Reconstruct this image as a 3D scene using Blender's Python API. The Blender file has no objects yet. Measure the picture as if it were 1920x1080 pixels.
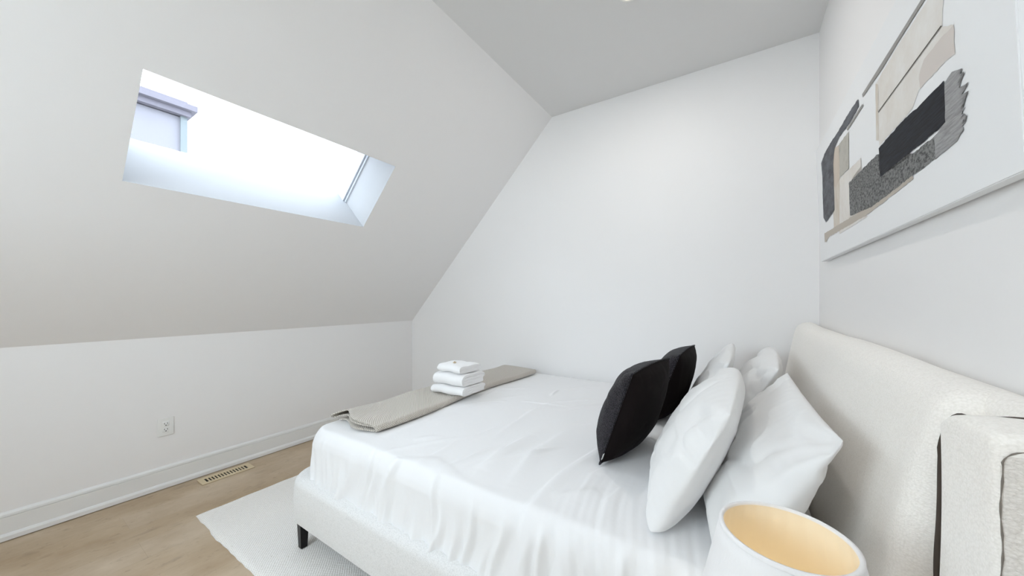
import bpy, bmesh, math, random
import numpy as np
from mathutils import Vector, Matrix
PI = math.pi
sc = bpy.context.scene
COL = sc.collection
random.seed(7)

# ------------------------------------------------------------------ camera, sky, exposure
CAM_Z = 1.2925
cam_d = bpy.data.cameras.new('camera')
cam_d.sensor_width = 36.0
cam_d.lens = 652.0 / 1920.0 * 36.0
cam_d.shift_y = 20.0 / 1920.0
cam_d.clip_start = 0.02
cam = bpy.data.objects.new('camera', cam_d)
COL.objects.link(cam)
cam.location = (0, 0, CAM_Z)
cam.rotation_euler = (PI / 2, 0, math.atan2(425, 652))
sc.camera = cam

world = bpy.data.worlds.new('overcast_sky')
sc.world = world
world.use_nodes = True
wn = world.node_tree
wn.nodes.clear()
wo = wn.nodes.new('ShaderNodeOutputWorld')
wb = wn.nodes.new('ShaderNodeBackground')
wb.inputs['Color'].default_value = (0.83, 0.915, 1.0, 1)
wb.inputs['Strength'].default_value = 2.9
wn.links.new(wb.outputs[0], wo.inputs[0])

sc.view_settings.view_transform = 'Standard'
sc.view_settings.look = 'None'
sc.view_settings.gamma = 1
sc.view_settings.use_curve_mapping = False
sc.view_settings.exposure = 2.52
sc.cycles.use_denoising = True
sc.cycles.max_bounces = 14
sc.cycles.diffuse_bounces = 10
sc.cycles.transparent_max_bounces = 12
sc.cycles.sample_clamp_indirect = 8.0

# room numbers (metres): X right, Y towards the far wall, Z up
XL, XR, YB, YR = -3.289, 0.419, 2.85, -1.45
ZC = 2.945
KZ = 1.030
STX = -1.422
SD = Vector((STX - XL, 0, ZC - KZ)).normalized()       # up along the slope
SN = Vector((-SD.z, 0, SD.x))                           # out of the room


def area_light(name, loc, rot, sx, sy, power, color):
    l = bpy.data.lights.new(name, 'AREA')
    l.shape = 'RECTANGLE'
    l.size, l.size_y = sx, sy
    l.energy = power
    l.color = color
    o = bpy.data.objects.new(name, l)
    COL.objects.link(o)
    o.location = loc
    o.rotation_euler = rot
    return o


# daylight portals in seen and added windows (guide the sky light, give none of their own)
WX0, WX1, WZ0, WZ1 = -1.95, -0.85, 1.3, 2.35
p = area_light('window_portal', ((WX0 + WX1) / 2, YR - 0.16, (WZ0 + WZ1) / 2), (PI / 2, 0, 0), WX1 - WX0, WZ1 - WZ0, 10, (1, 1, 1))
p.data.cycles.is_portal = True


# ------------------------------------------------------------------ helpers
def mat(name, color, rough=0.6, metal=0.0, spec=0.5, sheen=0.0, emit=None, estr=0.0):
    m = bpy.data.materials.new(name)
    m.use_nodes = True
    b = m.node_tree.nodes['Principled BSDF']
    b.inputs['Base Color'].default_value = (*color, 1)
    b.inputs['Roughness'].default_value = rough
    b.inputs['Metallic'].default_value = metal
    b.inputs['Specular IOR Level'].default_value = spec
    b.inputs['Sheen Weight'].default_value = sheen
    if emit:
        b.inputs['Emission Color'].default_value = (*emit, 1)
        b.inputs['Emission Strength'].default_value = estr
    return m


def N(m, t, **kw):
    n = m.node_tree.nodes.new(t)
    for k, v in kw.items():
        if k.startswith('i_'):
            n.inputs[k[2:].replace('_', ' ')].default_value = v
        else:
            setattr(n, k, v)
    return n


def L(m, a, b):
    m.node_tree.links.new(a, b)


def coords(m, kind='Object', scale=(1, 1, 1), rot=(0, 0, 0)):
    tc = N(m, 'ShaderNodeTexCoord')
    mp = N(m, 'ShaderNodeMapping')
    mp.inputs['Scale'].default_value = scale
    mp.inputs['Rotation'].default_value = rot
    L(m, tc.outputs[kind], mp.inputs['Vector'])
    return mp.outputs[0]


def bump(m, height, strength, dist, normal=None):
    b = N(m, 'ShaderNodeBump')
    b.inputs['Strength'].default_value = strength
    b.inputs['Distance'].default_value = dist
    L(m, height, b.inputs['Height'])
    if normal:
        L(m, normal, b.inputs['Normal'])
    return b.outputs[0]


def bsdf(m):
    return m.node_tree.nodes['Principled BSDF']


def mixcol(m, fac, c1, c2):
    r = N(m, 'ShaderNodeMix', data_type='RGBA')
    L(m, fac, r.inputs[0])
    for i, c in ((6, c1), (7, c2)):
        if isinstance(c, tuple):
            r.inputs[i].default_value = (*c, 1)
        else:
            L(m, c, r.inputs[i])
    return r.outputs[2]


def ramp(m, fac, p0, p1, c0=(0, 0, 0), c1=(1, 1, 1)):
    r = N(m, 'ShaderNodeValToRGB')
    r.color_ramp.elements[0].position = p0
    r.color_ramp.elements[1].position = p1
    r.color_ramp.elements[0].color = (*c0, 1)
    r.color_ramp.elements[1].color = (*c1, 1)
    L(m, fac, r.inputs[0])
    return r.outputs[0]


def noise(m, vec, scale, detail=3, rough=0.5):
    n = N(m, 'ShaderNodeTexNoise')
    n.inputs['Scale'].default_value = scale
    n.inputs['Detail'].default_value = detail
    n.inputs['Roughness'].default_value = rough
    L(m, vec, n.inputs['Vector'])
    return n.outputs[0]


def mathn(m, op, a, b=None):
    n = N(m, 'ShaderNodeMath', operation=op)
    for i, v in ((0, a), (1, b)):
        if v is None:
            continue
        if isinstance(v, (int, float)):
            n.inputs[i].default_value = v
        else:
            L(m, v, n.inputs[i])
    return n.outputs[0]


def link(name, me, m=None, parent=None, smooth=True):
    o = bpy.data.objects.new(name, me)
    COL.objects.link(o)
    if m:
        for k in (m if isinstance(m, (list, tuple)) else [m]):
            me.materials.append(k)
    if parent:
        o.parent = parent
    if smooth:
        for f in me.polygons:
            f.use_smooth = True
    return o


def mesh(name, verts, faces, m=None, parent=None, smooth=False):
    me = bpy.data.meshes.new(name)
    me.from_pydata([tuple(v) for v in verts], [], faces)
    me.update()
    return link(name, me, m, parent, smooth)


def from_bm(name, bm, m=None, parent=None, smooth=False):
    me = bpy.data.meshes.new(name)
    bmesh.ops.recalc_face_normals(bm, faces=bm.faces)
    bm.to_mesh(me)
    bm.free()
    return link(name, me, m, parent, smooth)


def box(bm, x0, y0, z0, x1, y1, z1, bev=0.0, seg=2, mi=0):
    r = bmesh.ops.create_cube(bm, size=1.0, matrix=Matrix.Translation(((x0 + x1) / 2, (y0 + y1) / 2, (z0 + z1) / 2)) @ Matrix.Diagonal((x1 - x0, y1 - y0, z1 - z0, 1)))
    vs = r['verts']
    fs = {f for v in vs for f in v.link_faces}
    for f in fs:
        f.material_index = mi
    if bev > 0:
        es = {e for v in vs for e in v.link_edges}
        bmesh.ops.bevel(bm, geom=list(es), offset=bev, segments=seg, affect='EDGES', profile=0.5)
    return vs


def lathe(prof, seg=48):
    bm = bmesh.new()
    rings = []
    for r, z in prof:
        rings.append([bm.verts.new((r * math.cos(2 * PI * k / seg), r * math.sin(2 * PI * k / seg), z)) for k in range(seg)])
    for a, b in zip(rings, rings[1:]):
        for k in range(seg):
            bm.faces.new((a[k], a[(k + 1) % seg], b[(k + 1) % seg], b[k]))
    return bm


def rbox(x0, y0, z0, x1, y1, z1, r, step=0.02, deform=None):
    """box with rounded edges as an even grid of quads"""
    dims = (x1 - x0, y1 - y0, z1 - z0)
    lo = (x0, y0, z0)
    n = [max(4, int(round(d / step))) for d in dims]
    idx = {}
    verts, faces = [], []

    def tpar(k, a):
        # denser near the ends so that the rounding is smooth
        u = k / n[a]
        d = dims[a]
        rr = min(r * 1.0, d * 0.5 * 0.999)
        m = max(2, min(n[a] // 2 - 1, 4))
        if k <= m:
            return rr * (1 - math.cos(PI / 2 * k / m)) if False else rr * k / m
        if k >= n[a] - m:
            return d - rr * (n[a] - k) / m
        return rr + (d - 2 * rr) * (k - m) / (n[a] - 2 * m)

    def V(i, j, k):
        key = (i, j, k)
        if key in idx:
            return idx[key]
        p = [lo[a] + tpar(c, a) for a, c in enumerate(key)]
        q = [min(max(p[a], lo[a] + min(r, dims[a] * .499)), lo[a] + dims[a] - min(r, dims[a] * .499)) for a in range(3)]
        d = [p[a] - q[a] for a in range(3)]
        l = math.sqrt(sum(c * c for c in d))
        rr = min(r, min(dims) * 0.499)
        if l > 1e-9:
            p = [q[a] + d[a] / l * rr for a in range(3)]
        if deform:
            p = deform(*p)
        idx[key] = len(verts)
        verts.append(tuple(p))
        return idx[key]
    for a in range(3):
        b, c = (a + 1) % 3, (a + 2) % 3
        for side in (0, n[a]):
            for i in range(n[b]):
                for j in range(n[c]):
                    def K(ii, jj):
                        k = [0, 0, 0]
                        k[a], k[b], k[c] = side, ii, jj
                        return V(*k)
                    f = [K(i, j), K(i + 1, j), K(i + 1, j + 1), K(i, j + 1)]
                    faces.append(f if side else f[::-1])
    return verts, faces


def thing(name, label, cat, loc=(0, 0, 0), rot=(0, 0, 0), group=None):
    o = bpy.data.objects.new(name, None)
    COL.objects.link(o)
    o.empty_display_size = 0.1
    o.location = loc
    o.rotation_euler = rot
    return tag(o, label, cat, group)


def tag(o, label, cat, group=None):
    o['label'] = label
    o['category'] = cat
    if group:
        o['group'] = group
    return o


def struct(o):
    o['kind'] = 'structure'
    return o


def hsh(x, y, s=0.0):
    return (math.sin(x * 12.9898 + y * 78.233 + s * 37.719) * 43758.5453) % 1.0


def smoothnoise(shape, cells, seed):
    """random smooth field in [-1, 1] on a grid"""
    rng = np.random.RandomState(seed)
    g = rng.uniform(-1, 1, (cells[0] + 3, cells[1] + 3))
    a = np.linspace(0, cells[0], shape[0])
    b = np.linspace(0, cells[1], shape[1])

    def ip(t):
        i = np.floor(t).astype(int)
        f = t - i
        return i, f * f * (3 - 2 * f)
    i, f = ip(a)
    j, h = ip(b)
    f = f[:, None]
    h = h[None, :]
    return (g[i][:, j] * (1 - f) * (1 - h) + g[i + 1][:, j] * f * (1 - h) + g[i][:, j + 1] * (1 - f) * h + g[i + 1][:, j + 1] * f * h)


# ---- cloth relaxation on grids (position based)
def _pairs(ny, nx, dy, dx):
    out = []
    if dy == 0:
        for s in (0, 1):
            for o in range(dx):
                ii = np.arange(s * dx + o, nx - dx, 2 * dx)
                out.append((slice(None), ii, slice(None), ii + dx))
    elif dx == 0:
        for s in (0, 1):
            for o in range(dy):
                ii = np.arange(s * dy + o, ny - dy, 2 * dy)
                out.append((ii, slice(None), ii + dy, slice(None)))
    return out


def grid_constraints(P, stretch=1.0, bend=0.08):
    """list of (ia, ja, ib, jb, rest, stiffness) ; P is (ny, nx, 3)"""
    ny, nx = P.shape[:2]
    cons = []

    def add(A, B, st, k):
        cons.append((A, B, st, k))
    for st, k, ds in ((1, 1.0, 1), (2, bend, 2)):
        for o in range(2 * ds):
            ii = np.arange(o, nx - ds, 2 * ds)
            if len(ii):
                add((slice(None), ii), (slice(None), ii + ds), 'h', k)
            ii = np.arange(o, ny - ds, 2 * ds)
            if len(ii):
                add((ii, slice(None)), (ii + ds, slice(None)), 'v', k)
    for o in (0, 1):
        ii = np.arange(o, ny - 1, 2)
        add((ii, slice(0, nx - 1)), (ii + 1, slice(1, nx)), 'd', 0.35)
        add((ii, slice(1, nx)), (ii + 1, slice(0, nx - 1)), 'd', 0.35)
    return cons


def rests(R, cons, sh=None, sv=None):
    out = []
    for A, B, t, k in cons:
        d = np.linalg.norm(R[B] - R[A], axis=-1)
        if t == 'h' and sh is not None:
            d = d * (1 + sh[A])
        elif t == 'v' and sv is not None:
            d = d * (1 + sv[A])
        elif t == 'd' and sh is not None:
            d = d * (1 + 0.5 * (sh[A] + sv[A]))
        out.append(d)
    return out


def relax(P, cons, rest, W):
    for (A, B, t, k), r in zip(cons, rest):
        d = P[B] - P[A]
        l = np.linalg.norm(d, axis=-1)
        wa, wb = W[A], W[B]
        ws = wa + wb + 1e-9
        c = (k * (l - r) / (l + 1e-9) / ws)[..., None] * d
        P[A] += c * wa[..., None]
        P[B] -= c * wb[..., None]


def gnormals(P):
    du = np.zeros_like(P)
    dv = np.zeros_like(P)
    du[:, 1:-1] = P[:, 2:] - P[:, :-2]
    du[:, 0] = P[:, 1] - P[:, 0]
    du[:, -1] = P[:, -1] - P[:, -2]
    dv[1:-1] = P[2:] - P[:-2]
    dv[0] = P[1] - P[0]
    dv[-1] = P[-1] - P[-2]
    n = np.cross(du, dv)
    return n / (np.linalg.norm(n, axis=-1, keepdims=True) + 1e-9)


def pillow_points(w, h, T, seed, nx=84, ny=52, iters=150, sag=0.0, wr=1.0, back=1.0):
    """inflate two sheets sewn together; local x = width, y = height, z = thickness"""
    X, Y = np.meshgrid(np.linspace(-w / 2, w / 2, nx), np.linspace(-h / 2, h / 2, ny))
    flat = np.stack([X, Y, np.zeros_like(X)], -1)
    u, v = X / (w / 2), Y / (h / 2)
    dome = np.clip((1 - u ** 2), 0, 1) ** 0.5 * np.clip((1 - v ** 2), 0, 1) ** 0.5
    cap = T * dome * (1 - sag * v) + 0.001
    cons = grid_constraints(flat, bend=0.05)
    sheets = []
    for s in (0, 1):
        n1 = smoothnoise((ny, nx), (7, 9), seed + s * 5)
        n2 = smoothnoise((ny, nx), (9, 7), seed + 11 + s * 5)
        rs = rests(flat, cons, 0.012 + 0.012 * n1, 0.012 + 0.012 * n2)
        P = flat.copy()
        P[..., 2] = (1 if s == 0 else -1) * cap * 0.2
        sheets.append([P, P.copy(), rs])
    W = np.ones((ny, nx))
    for it in range(iters):
        for s in (0, 1):
            P, Q, rs = sheets[s]
            sg = 1 if s == 0 else -1
            vel = (P - Q) * 0.90
            sheets[s][1] = P.copy()
            n = gnormals(P) * sg
            P += vel + n * 0.0007
            relax(P, cons, rs, W)
            z = P[..., 2] * sg
            P[..., 2] = sg * np.clip(z, -0.001, cap * (1.0 if s == 0 else back))
        A, B = sheets[0][0], sheets[1][0]
        for sl in ((0, slice(None)), (-1, slice(None)), (slice(None), 0), (slice(None), -1)):
            m = (A[sl] + B[sl]) / 2
            m[..., 2] *= 0.97
            A[sl] = m
            B[sl] = m
    for s in (0, 1):
        P = sheets[s][0]
        for ax, ext in ((0, w), (1, h)):
            lo, hi = P[..., ax].min(), P[..., ax].max()
            P[..., ax] = (P[..., ax] - (lo + hi) / 2) * ext / (hi - lo) * 0.3 + flat[..., ax] * 0.7
    X, Y = sheets[0][0][..., 0], sheets[0][0][..., 1]
    # creases: gathers along the seams, fans out of the corners, soft dents
    du = (1 - np.abs(u)) * w / 2
    dv = (1 - np.abs(v)) * h / 2
    out = []
    for s in (0, 1):
        P = sheets[s][0]
        sg = 1 if s == 0 else -1
        na = smoothnoise((ny, nx), (5, 7), seed + 40 + s)
        nb = smoothnoise((ny, nx), (4, 5), seed + 50 + s)
        nc = smoothnoise((ny, nx), (9, 12), seed + 60 + s)
        d = 0.0030 * np.sin(Y * 150 + na * 4) * np.exp(-du / 0.06) * (0.6 + 0.6 * nb)
        d += 0.0030 * np.sin(X * 140 + na * 4) * np.exp(-dv / 0.05) * (0.6 + 0.6 * nb)
        for cx_, cy_ in ((-1, -1), (1, -1), (-1, 1), (1, 1)):
            rx, ry = X - cx_ * w / 2, Y - cy_ * h / 2
            r = np.sqrt(rx ** 2 + ry ** 2)
            th = np.arctan2(np.abs(ry), np.abs(rx) + 1e-6)
            d += 0.0055 * np.sin(th * 9 + cx_ + 2 * cy_ + seed + na) * np.exp(-((r - 0.12) / 0.075) ** 2)
        ridge = (1 - np.abs(smoothnoise((ny, nx), (3, 4), seed + 70 + s) + 0.25 * nc)) ** 4
        d -= 0.013 * ridge
        ridge2 = (1 - np.abs(smoothnoise((ny, nx), (6, 5), seed + 80 + s) + 0.3 * na)) ** 6
        d += 0.007 * ridge2
        edge = np.clip(np.minimum(du, dv) / 0.012, 0, 1)
        P[..., 2] += sg * d * edge * wr * (1.0 if s == 0 else 0.5)
        P[..., 2] = sg * np.maximum(P[..., 2] * sg, -0.002)
    return sheets[0][0], sheets[1][0]


def pillow_mesh(name, A, B, m, parent, xf=None, mats=None, uvscale=1.0):
    ny, nx = A.shape[:2]
    verts = [tuple(p) for p in A.reshape(-1, 3)]
    ida = np.arange(ny * nx).reshape(ny, nx)
    idb = np.full((ny, nx), -1)
    idb[0], idb[-1], idb[:, 0], idb[:, -1] = ida[0], ida[-1], ida[:, 0], ida[:, -1]
    for j in range(1, ny - 1):
        for i in range(1, nx - 1):
            idb[j, i] = len(verts)
            verts.append(tuple(B[j, i]))
    faces = []
    for j in range(ny - 1):
        for i in range(nx - 1):
            faces.append((ida[j, i], ida[j, i + 1], ida[j + 1, i + 1], ida[j + 1, i]))
    nf = len(faces)
    for j in range(ny - 1):
        for i in range(nx - 1):
            faces.append((idb[j, i], idb[j + 1, i], idb[j + 1, i + 1], idb[j, i + 1]))
    if xf:
        verts = [xf(*v) for v in verts]
    o = mesh(name, verts, [tuple(int(c) for c in f) for f in faces], mats or m, parent, True)
    if mats:
        for f in o.data.polygons[nf:]:
            f.material_index = 1
    sb = o.modifiers.new('subsurf', 'SUBSURF')
    sb.levels = sb.render_levels = 1
    return o


# ------------------------------------------------------------------ materials
def wall_paint(name, col, rough=0.55):
    m = mat(name, col, rough, spec=0.25)
    v = coords(m)
    n = noise(m, v, 180, 2)
    L(m, bump(m, n, 0.05, 0.002), bsdf(m).inputs['Normal'])
    return m


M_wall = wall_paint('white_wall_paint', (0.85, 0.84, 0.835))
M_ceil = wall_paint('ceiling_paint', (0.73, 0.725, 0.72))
M_trim = mat('satin_white_trim', (0.80, 0.80, 0.79), 0.35)
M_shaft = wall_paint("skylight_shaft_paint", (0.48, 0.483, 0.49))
M_plastic = mat('white_plastic', (0.82, 0.82, 0.80), 0.3)
M_slot = mat('dark_slot', (0.02, 0.018, 0.015), 0.8)

M_floor = mat('light_oak_planks', (0.5, 0.42, 0.33), 0.45, spec=0.35)
_v = coords(M_floor, rot=(0, 0, PI / 2))
_br = N(M_floor, 'ShaderNodeTexBrick')
_br.inputs['Scale'].default_value = 1.0
_br.inputs['Mortar Size'].default_value = 0.0012
_br.inputs['Mortar Smooth'].default_value = 0.3
_br.inputs['Brick Width'].default_value = 1.25
_br.inputs['Row Height'].default_value = 0.19
_br.offset = 0.37
_br.inputs['Color1'].default_value = (0.0, 0.0, 0.0, 1)
_br.inputs['Color2'].default_value = (1, 1, 1, 1)
_br.inputs['Mortar'].default_value = (0.5, 0.5, 0.5, 1)
L(M_floor, _v, _br.inputs['Vector'])
_v2 = coords(M_floor, scale=(2.6, 1.5, 1))
_n1 = noise(M_floor, _v2, 1.6, 6, 0.62)
_v3 = coords(M_floor, scale=(40, 1.6, 1))
_n2 = noise(M_floor, _v3, 2.0, 5, 0.6)
_n3 = noise(M_floor, coords(M_floor, scale=(2.2, 1.0, 1)), 4.2, 3, 0.6)
_c1 = mixcol(M_floor, ramp(M_floor, _n1, 0.32, 0.72), (0.40, 0.285, 0.17), (0.62, 0.505, 0.37))
_c2 = mixcol(M_floor, mathn(M_floor, 'MULTIPLY', ramp(M_floor, _n2, 0.40, 0.75), 0.18), _c1, (0.50, 0.425, 0.335))
_kn = ramp(M_floor, _n3, 0.60, 0.72)
_c3 = mixcol(M_floor, mathn(M_floor, 'MULTIPLY', _kn, 0.55), _c2, (0.25, 0.185, 0.125))
_n5 = noise(M_floor, coords(M_floor, scale=(1.3, 0.8, 1)), 2.3, 5, 0.65)
_c3 = mixcol(M_floor, mathn(M_floor, 'MULTIPLY', ramp(M_floor, _n5, 0.42, 0.66), 0.55), _c3, (0.37, 0.265, 0.155))
_n6 = noise(M_floor, coords(M_floor, scale=(6, 4, 1)), 3.4, 5, 0.75)
_c3 = mixcol(M_floor, mathn(M_floor, 'MULTIPLY', ramp(M_floor, _n6, 0.57, 0.70), 0.5), _c3, (0.22, 0.15, 0.09))
_c4 = mixcol(M_floor, mathn(M_floor, 'MULTIPLY', _br.outputs['Color'], 0.25), _c3, (0.60, 0.52, 0.43))
_c5 = mixcol(M_floor, mathn(M_floor, 'MULTIPLY', _br.outputs['Fac'], 0.22), _c4, (0.25, 0.20, 0.15))
L(M_floor, _c5, bsdf(M_floor).inputs['Base Color'])
L(M_floor, bump(M_floor, _n2, 0.08, 0.002), bsdf(M_floor).inputs['Normal'])


def weave_fac(m, vec_out, fx, fy, axes=('X', 'Y')):
    s = N(m, 'ShaderNodeSeparateXYZ')
    L(m, vec_out, s.inputs[0])
    a = mathn(m, 'SINE', mathn(m, 'MULTIPLY', s.outputs[axes[0]], fx))
    b = mathn(m, 'SINE', mathn(m, 'MULTIPLY', s.outputs[axes[1]], fy))
    return mathn(m, 'ADD', mathn(m, 'MULTIPLY', mathn(m, 'MULTIPLY', a, b), 0.5), 0.5)


def linen(name, col, fine=900, rough=0.75):
    m = mat(name, col, rough, spec=0.25, sheen=0.15)
    v = coords(m)
    n = noise(m, v, fine * 0.6, 1)
    b1 = bump(m, n, 0.08, 0.0006)
    n2 = noise(m, v, 9, 4, 0.6)
    L(m, bump(m, n2, 0.12, 0.012, b1), bsdf(m).inputs['Normal'])
    return m


M_duvet = linen('white_duvet_cotton', (0.82, 0.822, 0.83))
M_pillow = linen('white_pillow_cotton', (0.79, 0.788, 0.785))
M_sheet = linen('white_sheet_cotton', (0.84, 0.83, 0.81))


def boucle(name, c0, c1, scale=130, strength=0.7, dist=0.004):
    m = mat(name, c1, 0.9, spec=0.15, sheen=0.3)
    v = coords(m, scale=(1, 1, 1.15))
    d = N(m, 'ShaderNodeTexNoise')
    d.inputs['Scale'].default_value = 25
    L(m, v, d.inputs['Vector'])
    mx = N(m, 'ShaderNodeMix', data_type='VECTOR')
    mx.inputs[0].default_value = 0.012
    L(m, v, mx.inputs[4])
    L(m, d.outputs['Color'], mx.inputs[5])
    vo = N(m, 'ShaderNodeTexVoronoi')
    vo.inputs['Scale'].default_value = scale
    vo.inputs['Randomness'].default_value = 0.75
    L(m, mx.outputs[1], vo.inputs['Vector'])
    inv = mathn(m, 'SUBTRACT', 1.0, vo.outputs['Distance'])
    inv = mathn(m, 'ADD', mathn(m, 'MULTIPLY', inv, 0.55), mathn(m, 'MULTIPLY', noise(m, v, scale * 1.1, 3, 0.65), 0.75))
    L(m, mixcol(m, ramp(m, inv, 0.35, 0.80), c0, c1), bsdf(m).inputs['Base Color'])
    L(m, bump(m, inv, strength, dist), bsdf(m).inputs['Normal'])
    return m


M_boucle = boucle('ivory_boucle', (0.82, 0.785, 0.73), (0.92, 0.885, 0.835), 210, 0.5, 0.0025)
M_rib = boucle('ivory_boucle_ribbed', (0.82, 0.785, 0.73), (0.92, 0.885, 0.835), 230, 0.5, 0.0025)
_s = N(M_rib, 'ShaderNodeSeparateXYZ')
_c = N(M_rib, 'ShaderNodeTexCoord')
L(M_rib, _c.outputs['Object'], _s.inputs[0])
_w = mathn(M_rib, 'POWER', mathn(M_rib, 'ABSOLUTE', mathn(M_rib, 'SINE', mathn(M_rib, 'MULTIPLY', _s.outputs['Y'], 70.0))), 0.35)
_old = bsdf(M_rib).inputs['Normal'].links[0].from_socket
L(M_rib, bump(M_rib, _w, 0.35, 0.003, _old), bsdf(M_rib).inputs['Normal'])
M_boucle_shaded = boucle('ivory_boucle_end_shaded', (0.66, 0.62, 0.565), (0.79, 0.75, 0.70), 175, 0.8, 0.0035)  # bolster end face: its shade is put into the colour, weave slightly coarser
M_rail = boucle('white_rail_fabric', (0.66, 0.66, 0.65), (0.80, 0.80, 0.795), 210, 0.4, 0.002)

M_black = mat('black_metal', (0.012, 0.011, 0.012), 0.35, 0.6)
M_dark = mat('dark_underside', (0.10, 0.10, 0.10), 0.9)

M_rug = mat('ivory_woven_rug', (0.72, 0.70, 0.66), 0.95, spec=0.1, sheen=0.2)
_rv = coords(M_rug)
_rd = N(M_rug, 'ShaderNodeTexNoise')
_rd.inputs['Scale'].default_value = 7
L(M_rug, _rv, _rd.inputs['Vector'])
_rm = N(M_rug, 'ShaderNodeMix', data_type='VECTOR')
_rm.inputs[0].default_value = 0.02
L(M_rug, _rv, _rm.inputs[4])
L(M_rug, _rd.outputs['Color'], _rm.inputs[5])
_rw = weave_fac(M_rug, _rm.outputs[1], 400, 460)
_rw = mathn(M_rug, 'ADD', mathn(M_rug, 'MULTIPLY', _rw, 0.7), mathn(M_rug, 'MULTIPLY', noise(M_rug, _rv, 160, 2), 0.5))
_fl = ramp(M_rug, noise(M_rug, _rv, 30, 2), 0.74, 0.78)
_rc = mixcol(M_rug, ramp(M_rug, _rw, 0.30, 0.70), (0.74, 0.71, 0.67), (0.93, 0.915, 0.89))
_rc = mixcol(M_rug, mathn(M_rug, 'MULTIPLY', _fl, 0.6), _rc, (0.42, 0.37, 0.31))
L(M_rug, _rc, bsdf(M_rug).inputs['Base Color'])
L(M_rug, bump(M_rug, _rw, 0.6, 0.004), bsdf(M_rug).inputs['Normal'])

M_throw = mat('taupe_waffle_throw', (0.47, 0.43, 0.38), 0.95, spec=0.1, sheen=0.3)
_tw = weave_fac(M_throw, coords(M_throw, 'UV'), 560, 560)
L(M_throw, mixcol(M_throw, ramp(M_throw, _tw, 0.20, 0.62), (0.43, 0.38, 0.315), (0.70, 0.66, 0.605)), bsdf(M_throw).inputs['Base Color'])
L(M_throw, bump(M_throw, _tw, 0.8, 0.004), bsdf(M_throw).inputs['Normal'])

M_towel = mat('white_terry', (0.88, 0.875, 0.875), 0.95, spec=0.1, sheen=0.5)
L(M_towel, bump(M_towel, noise(M_towel, coords(M_towel), 420, 3, 0.7), 0.5, 0.003), bsdf(M_towel).inputs['Normal'])

M_knit = mat('black_knit', (0.014, 0.012, 0.015), 0.95, spec=0.15, sheen=0.12)
_kv = N(M_knit, 'ShaderNodeTexVoronoi')
_kv.inputs['Scale'].default_value = 230
L(M_knit, coords(M_knit), _kv.inputs['Vector'])
L(M_knit, mixcol(M_knit, ramp(M_knit, _kv.outputs['Distance'], 0.1, 0.6), (0.050, 0.044, 0.054), (0.008, 0.007, 0.009)), bsdf(M_knit).inputs['Base Color'])
L(M_knit, bump(M_knit, mathn(M_knit, 'SUBTRACT', 1.0, _kv.outputs['Distance']), 0.7, 0.003), bsdf(M_knit).inputs['Normal'])
M_velvet = mat('black_plain_back', (0.006, 0.0035, 0.0035), 0.8, spec=0.12, sheen=0.0)

M_canvas = mat('white_canvas', (0.84, 0.845, 0.85), 0.7, spec=0.2)
L(M_canvas, bump(M_canvas, noise(M_canvas, coords(M_canvas), 500, 2), 0.1, 0.001), bsdf(M_canvas).inputs['Normal'])


def paint(name, col, dark=None, scale=(60, 60, 60), lo=0.45, hi=0.6, rough=0.7):
    m = mat(name, col, rough, spec=0.25)
    if dark:
        n = noise(m, coords(m, scale=scale), 1.0, 4, 0.7)
        L(m, mixcol(m, ramp(m, n, lo, hi), dark, col), bsdf(m).inputs['Base Color'])
        L(m, bump(m, n, 0.3, 0.002), bsdf(m).inputs['Normal'])
    return m


# ------------------------------------------------------------------ room shell
def poly_hole(name, plane_pts, hole_pts, m):
    """flat polygon with one rectangular hole, both as 3D point lists in one plane"""
    bm = bmesh.new()
    es = []
    for loop in [plane_pts] + (hole_pts if isinstance(hole_pts[0], list) else [hole_pts]):
        vs = [bm.verts.new(q) for q in loop]
        es += [bm.edges.new((a, b)) for a, b in zip(vs, vs[1:] + vs[:1])]
    bmesh.ops.triangle_fill(bm, use_beauty=True, edges=es)
    return from_bm(name, bm, m)


TH = 0.12
DOWN_W = 0.95
# floor
bm = bmesh.new()
box(bm, XL - 0.1, YR - 0.1, -0.08, XR + 0.1, YB + 0.1, 0)
struct(from_bm('floor', bm, M_floor))
# ceiling (flat part)
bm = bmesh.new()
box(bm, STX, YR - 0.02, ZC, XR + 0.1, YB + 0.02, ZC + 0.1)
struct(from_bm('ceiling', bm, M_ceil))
# knee wall, right wall
bm = bmesh.new()
box(bm, XL - TH, YR - 0.02, -0.02, XL, YB + 0.02, KZ)
struct(from_bm('wall_left', bm, M_wall))
bm = bmesh.new()
box(bm, XR, YR - 0.02, -0.02, XR + TH, YB + 0.02, ZC + 0.05)
struct(from_bm('wall_right', bm, M_wall))
# far gable wall, a five-cornered slab
prof = [(XL, 0), (XR, 0), (XR, ZC), (STX, ZC), (XL, KZ)]
vs = [(x, YB, z) for x, z in prof] + [(x, YB + TH, z) for x, z in prof]
fs = [(4, 3, 2, 1, 0), (5, 6, 7, 8, 9)] + [(i, (i + 1) % 5, 5 + (i + 1) % 5, 5 + i) for i in range(5)]
struct(mesh('wall_back', vs, fs, M_wall))
# wall behind the camera with an added window opening
hole = [(WX0, WZ0), (WX1, WZ0), (WX1, WZ1), (WX0, WZ1)]
struct(poly_hole('wall_front', [(x, YR, z) for x, z in prof], [(x, YR, z) for x, z in hole], M_wall))
# sloped wall with the skylight opening
S0, S1, SY0, SY1, SH = 1.157, 1.712, 0.377, 1.658, 0.45
SKY = [(SY0, SY1), (-1.30, -0.35)]  # second opening belongs to an added, unseen skylight
P0 = Vector((XL, 0, KZ))
SLEN = (Vector((STX, 0, ZC)) - P0).length


def sp(s, y, n=0.0):
    q = P0 + SD * s + SN * n
    return (q.x, y, q.z)


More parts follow.
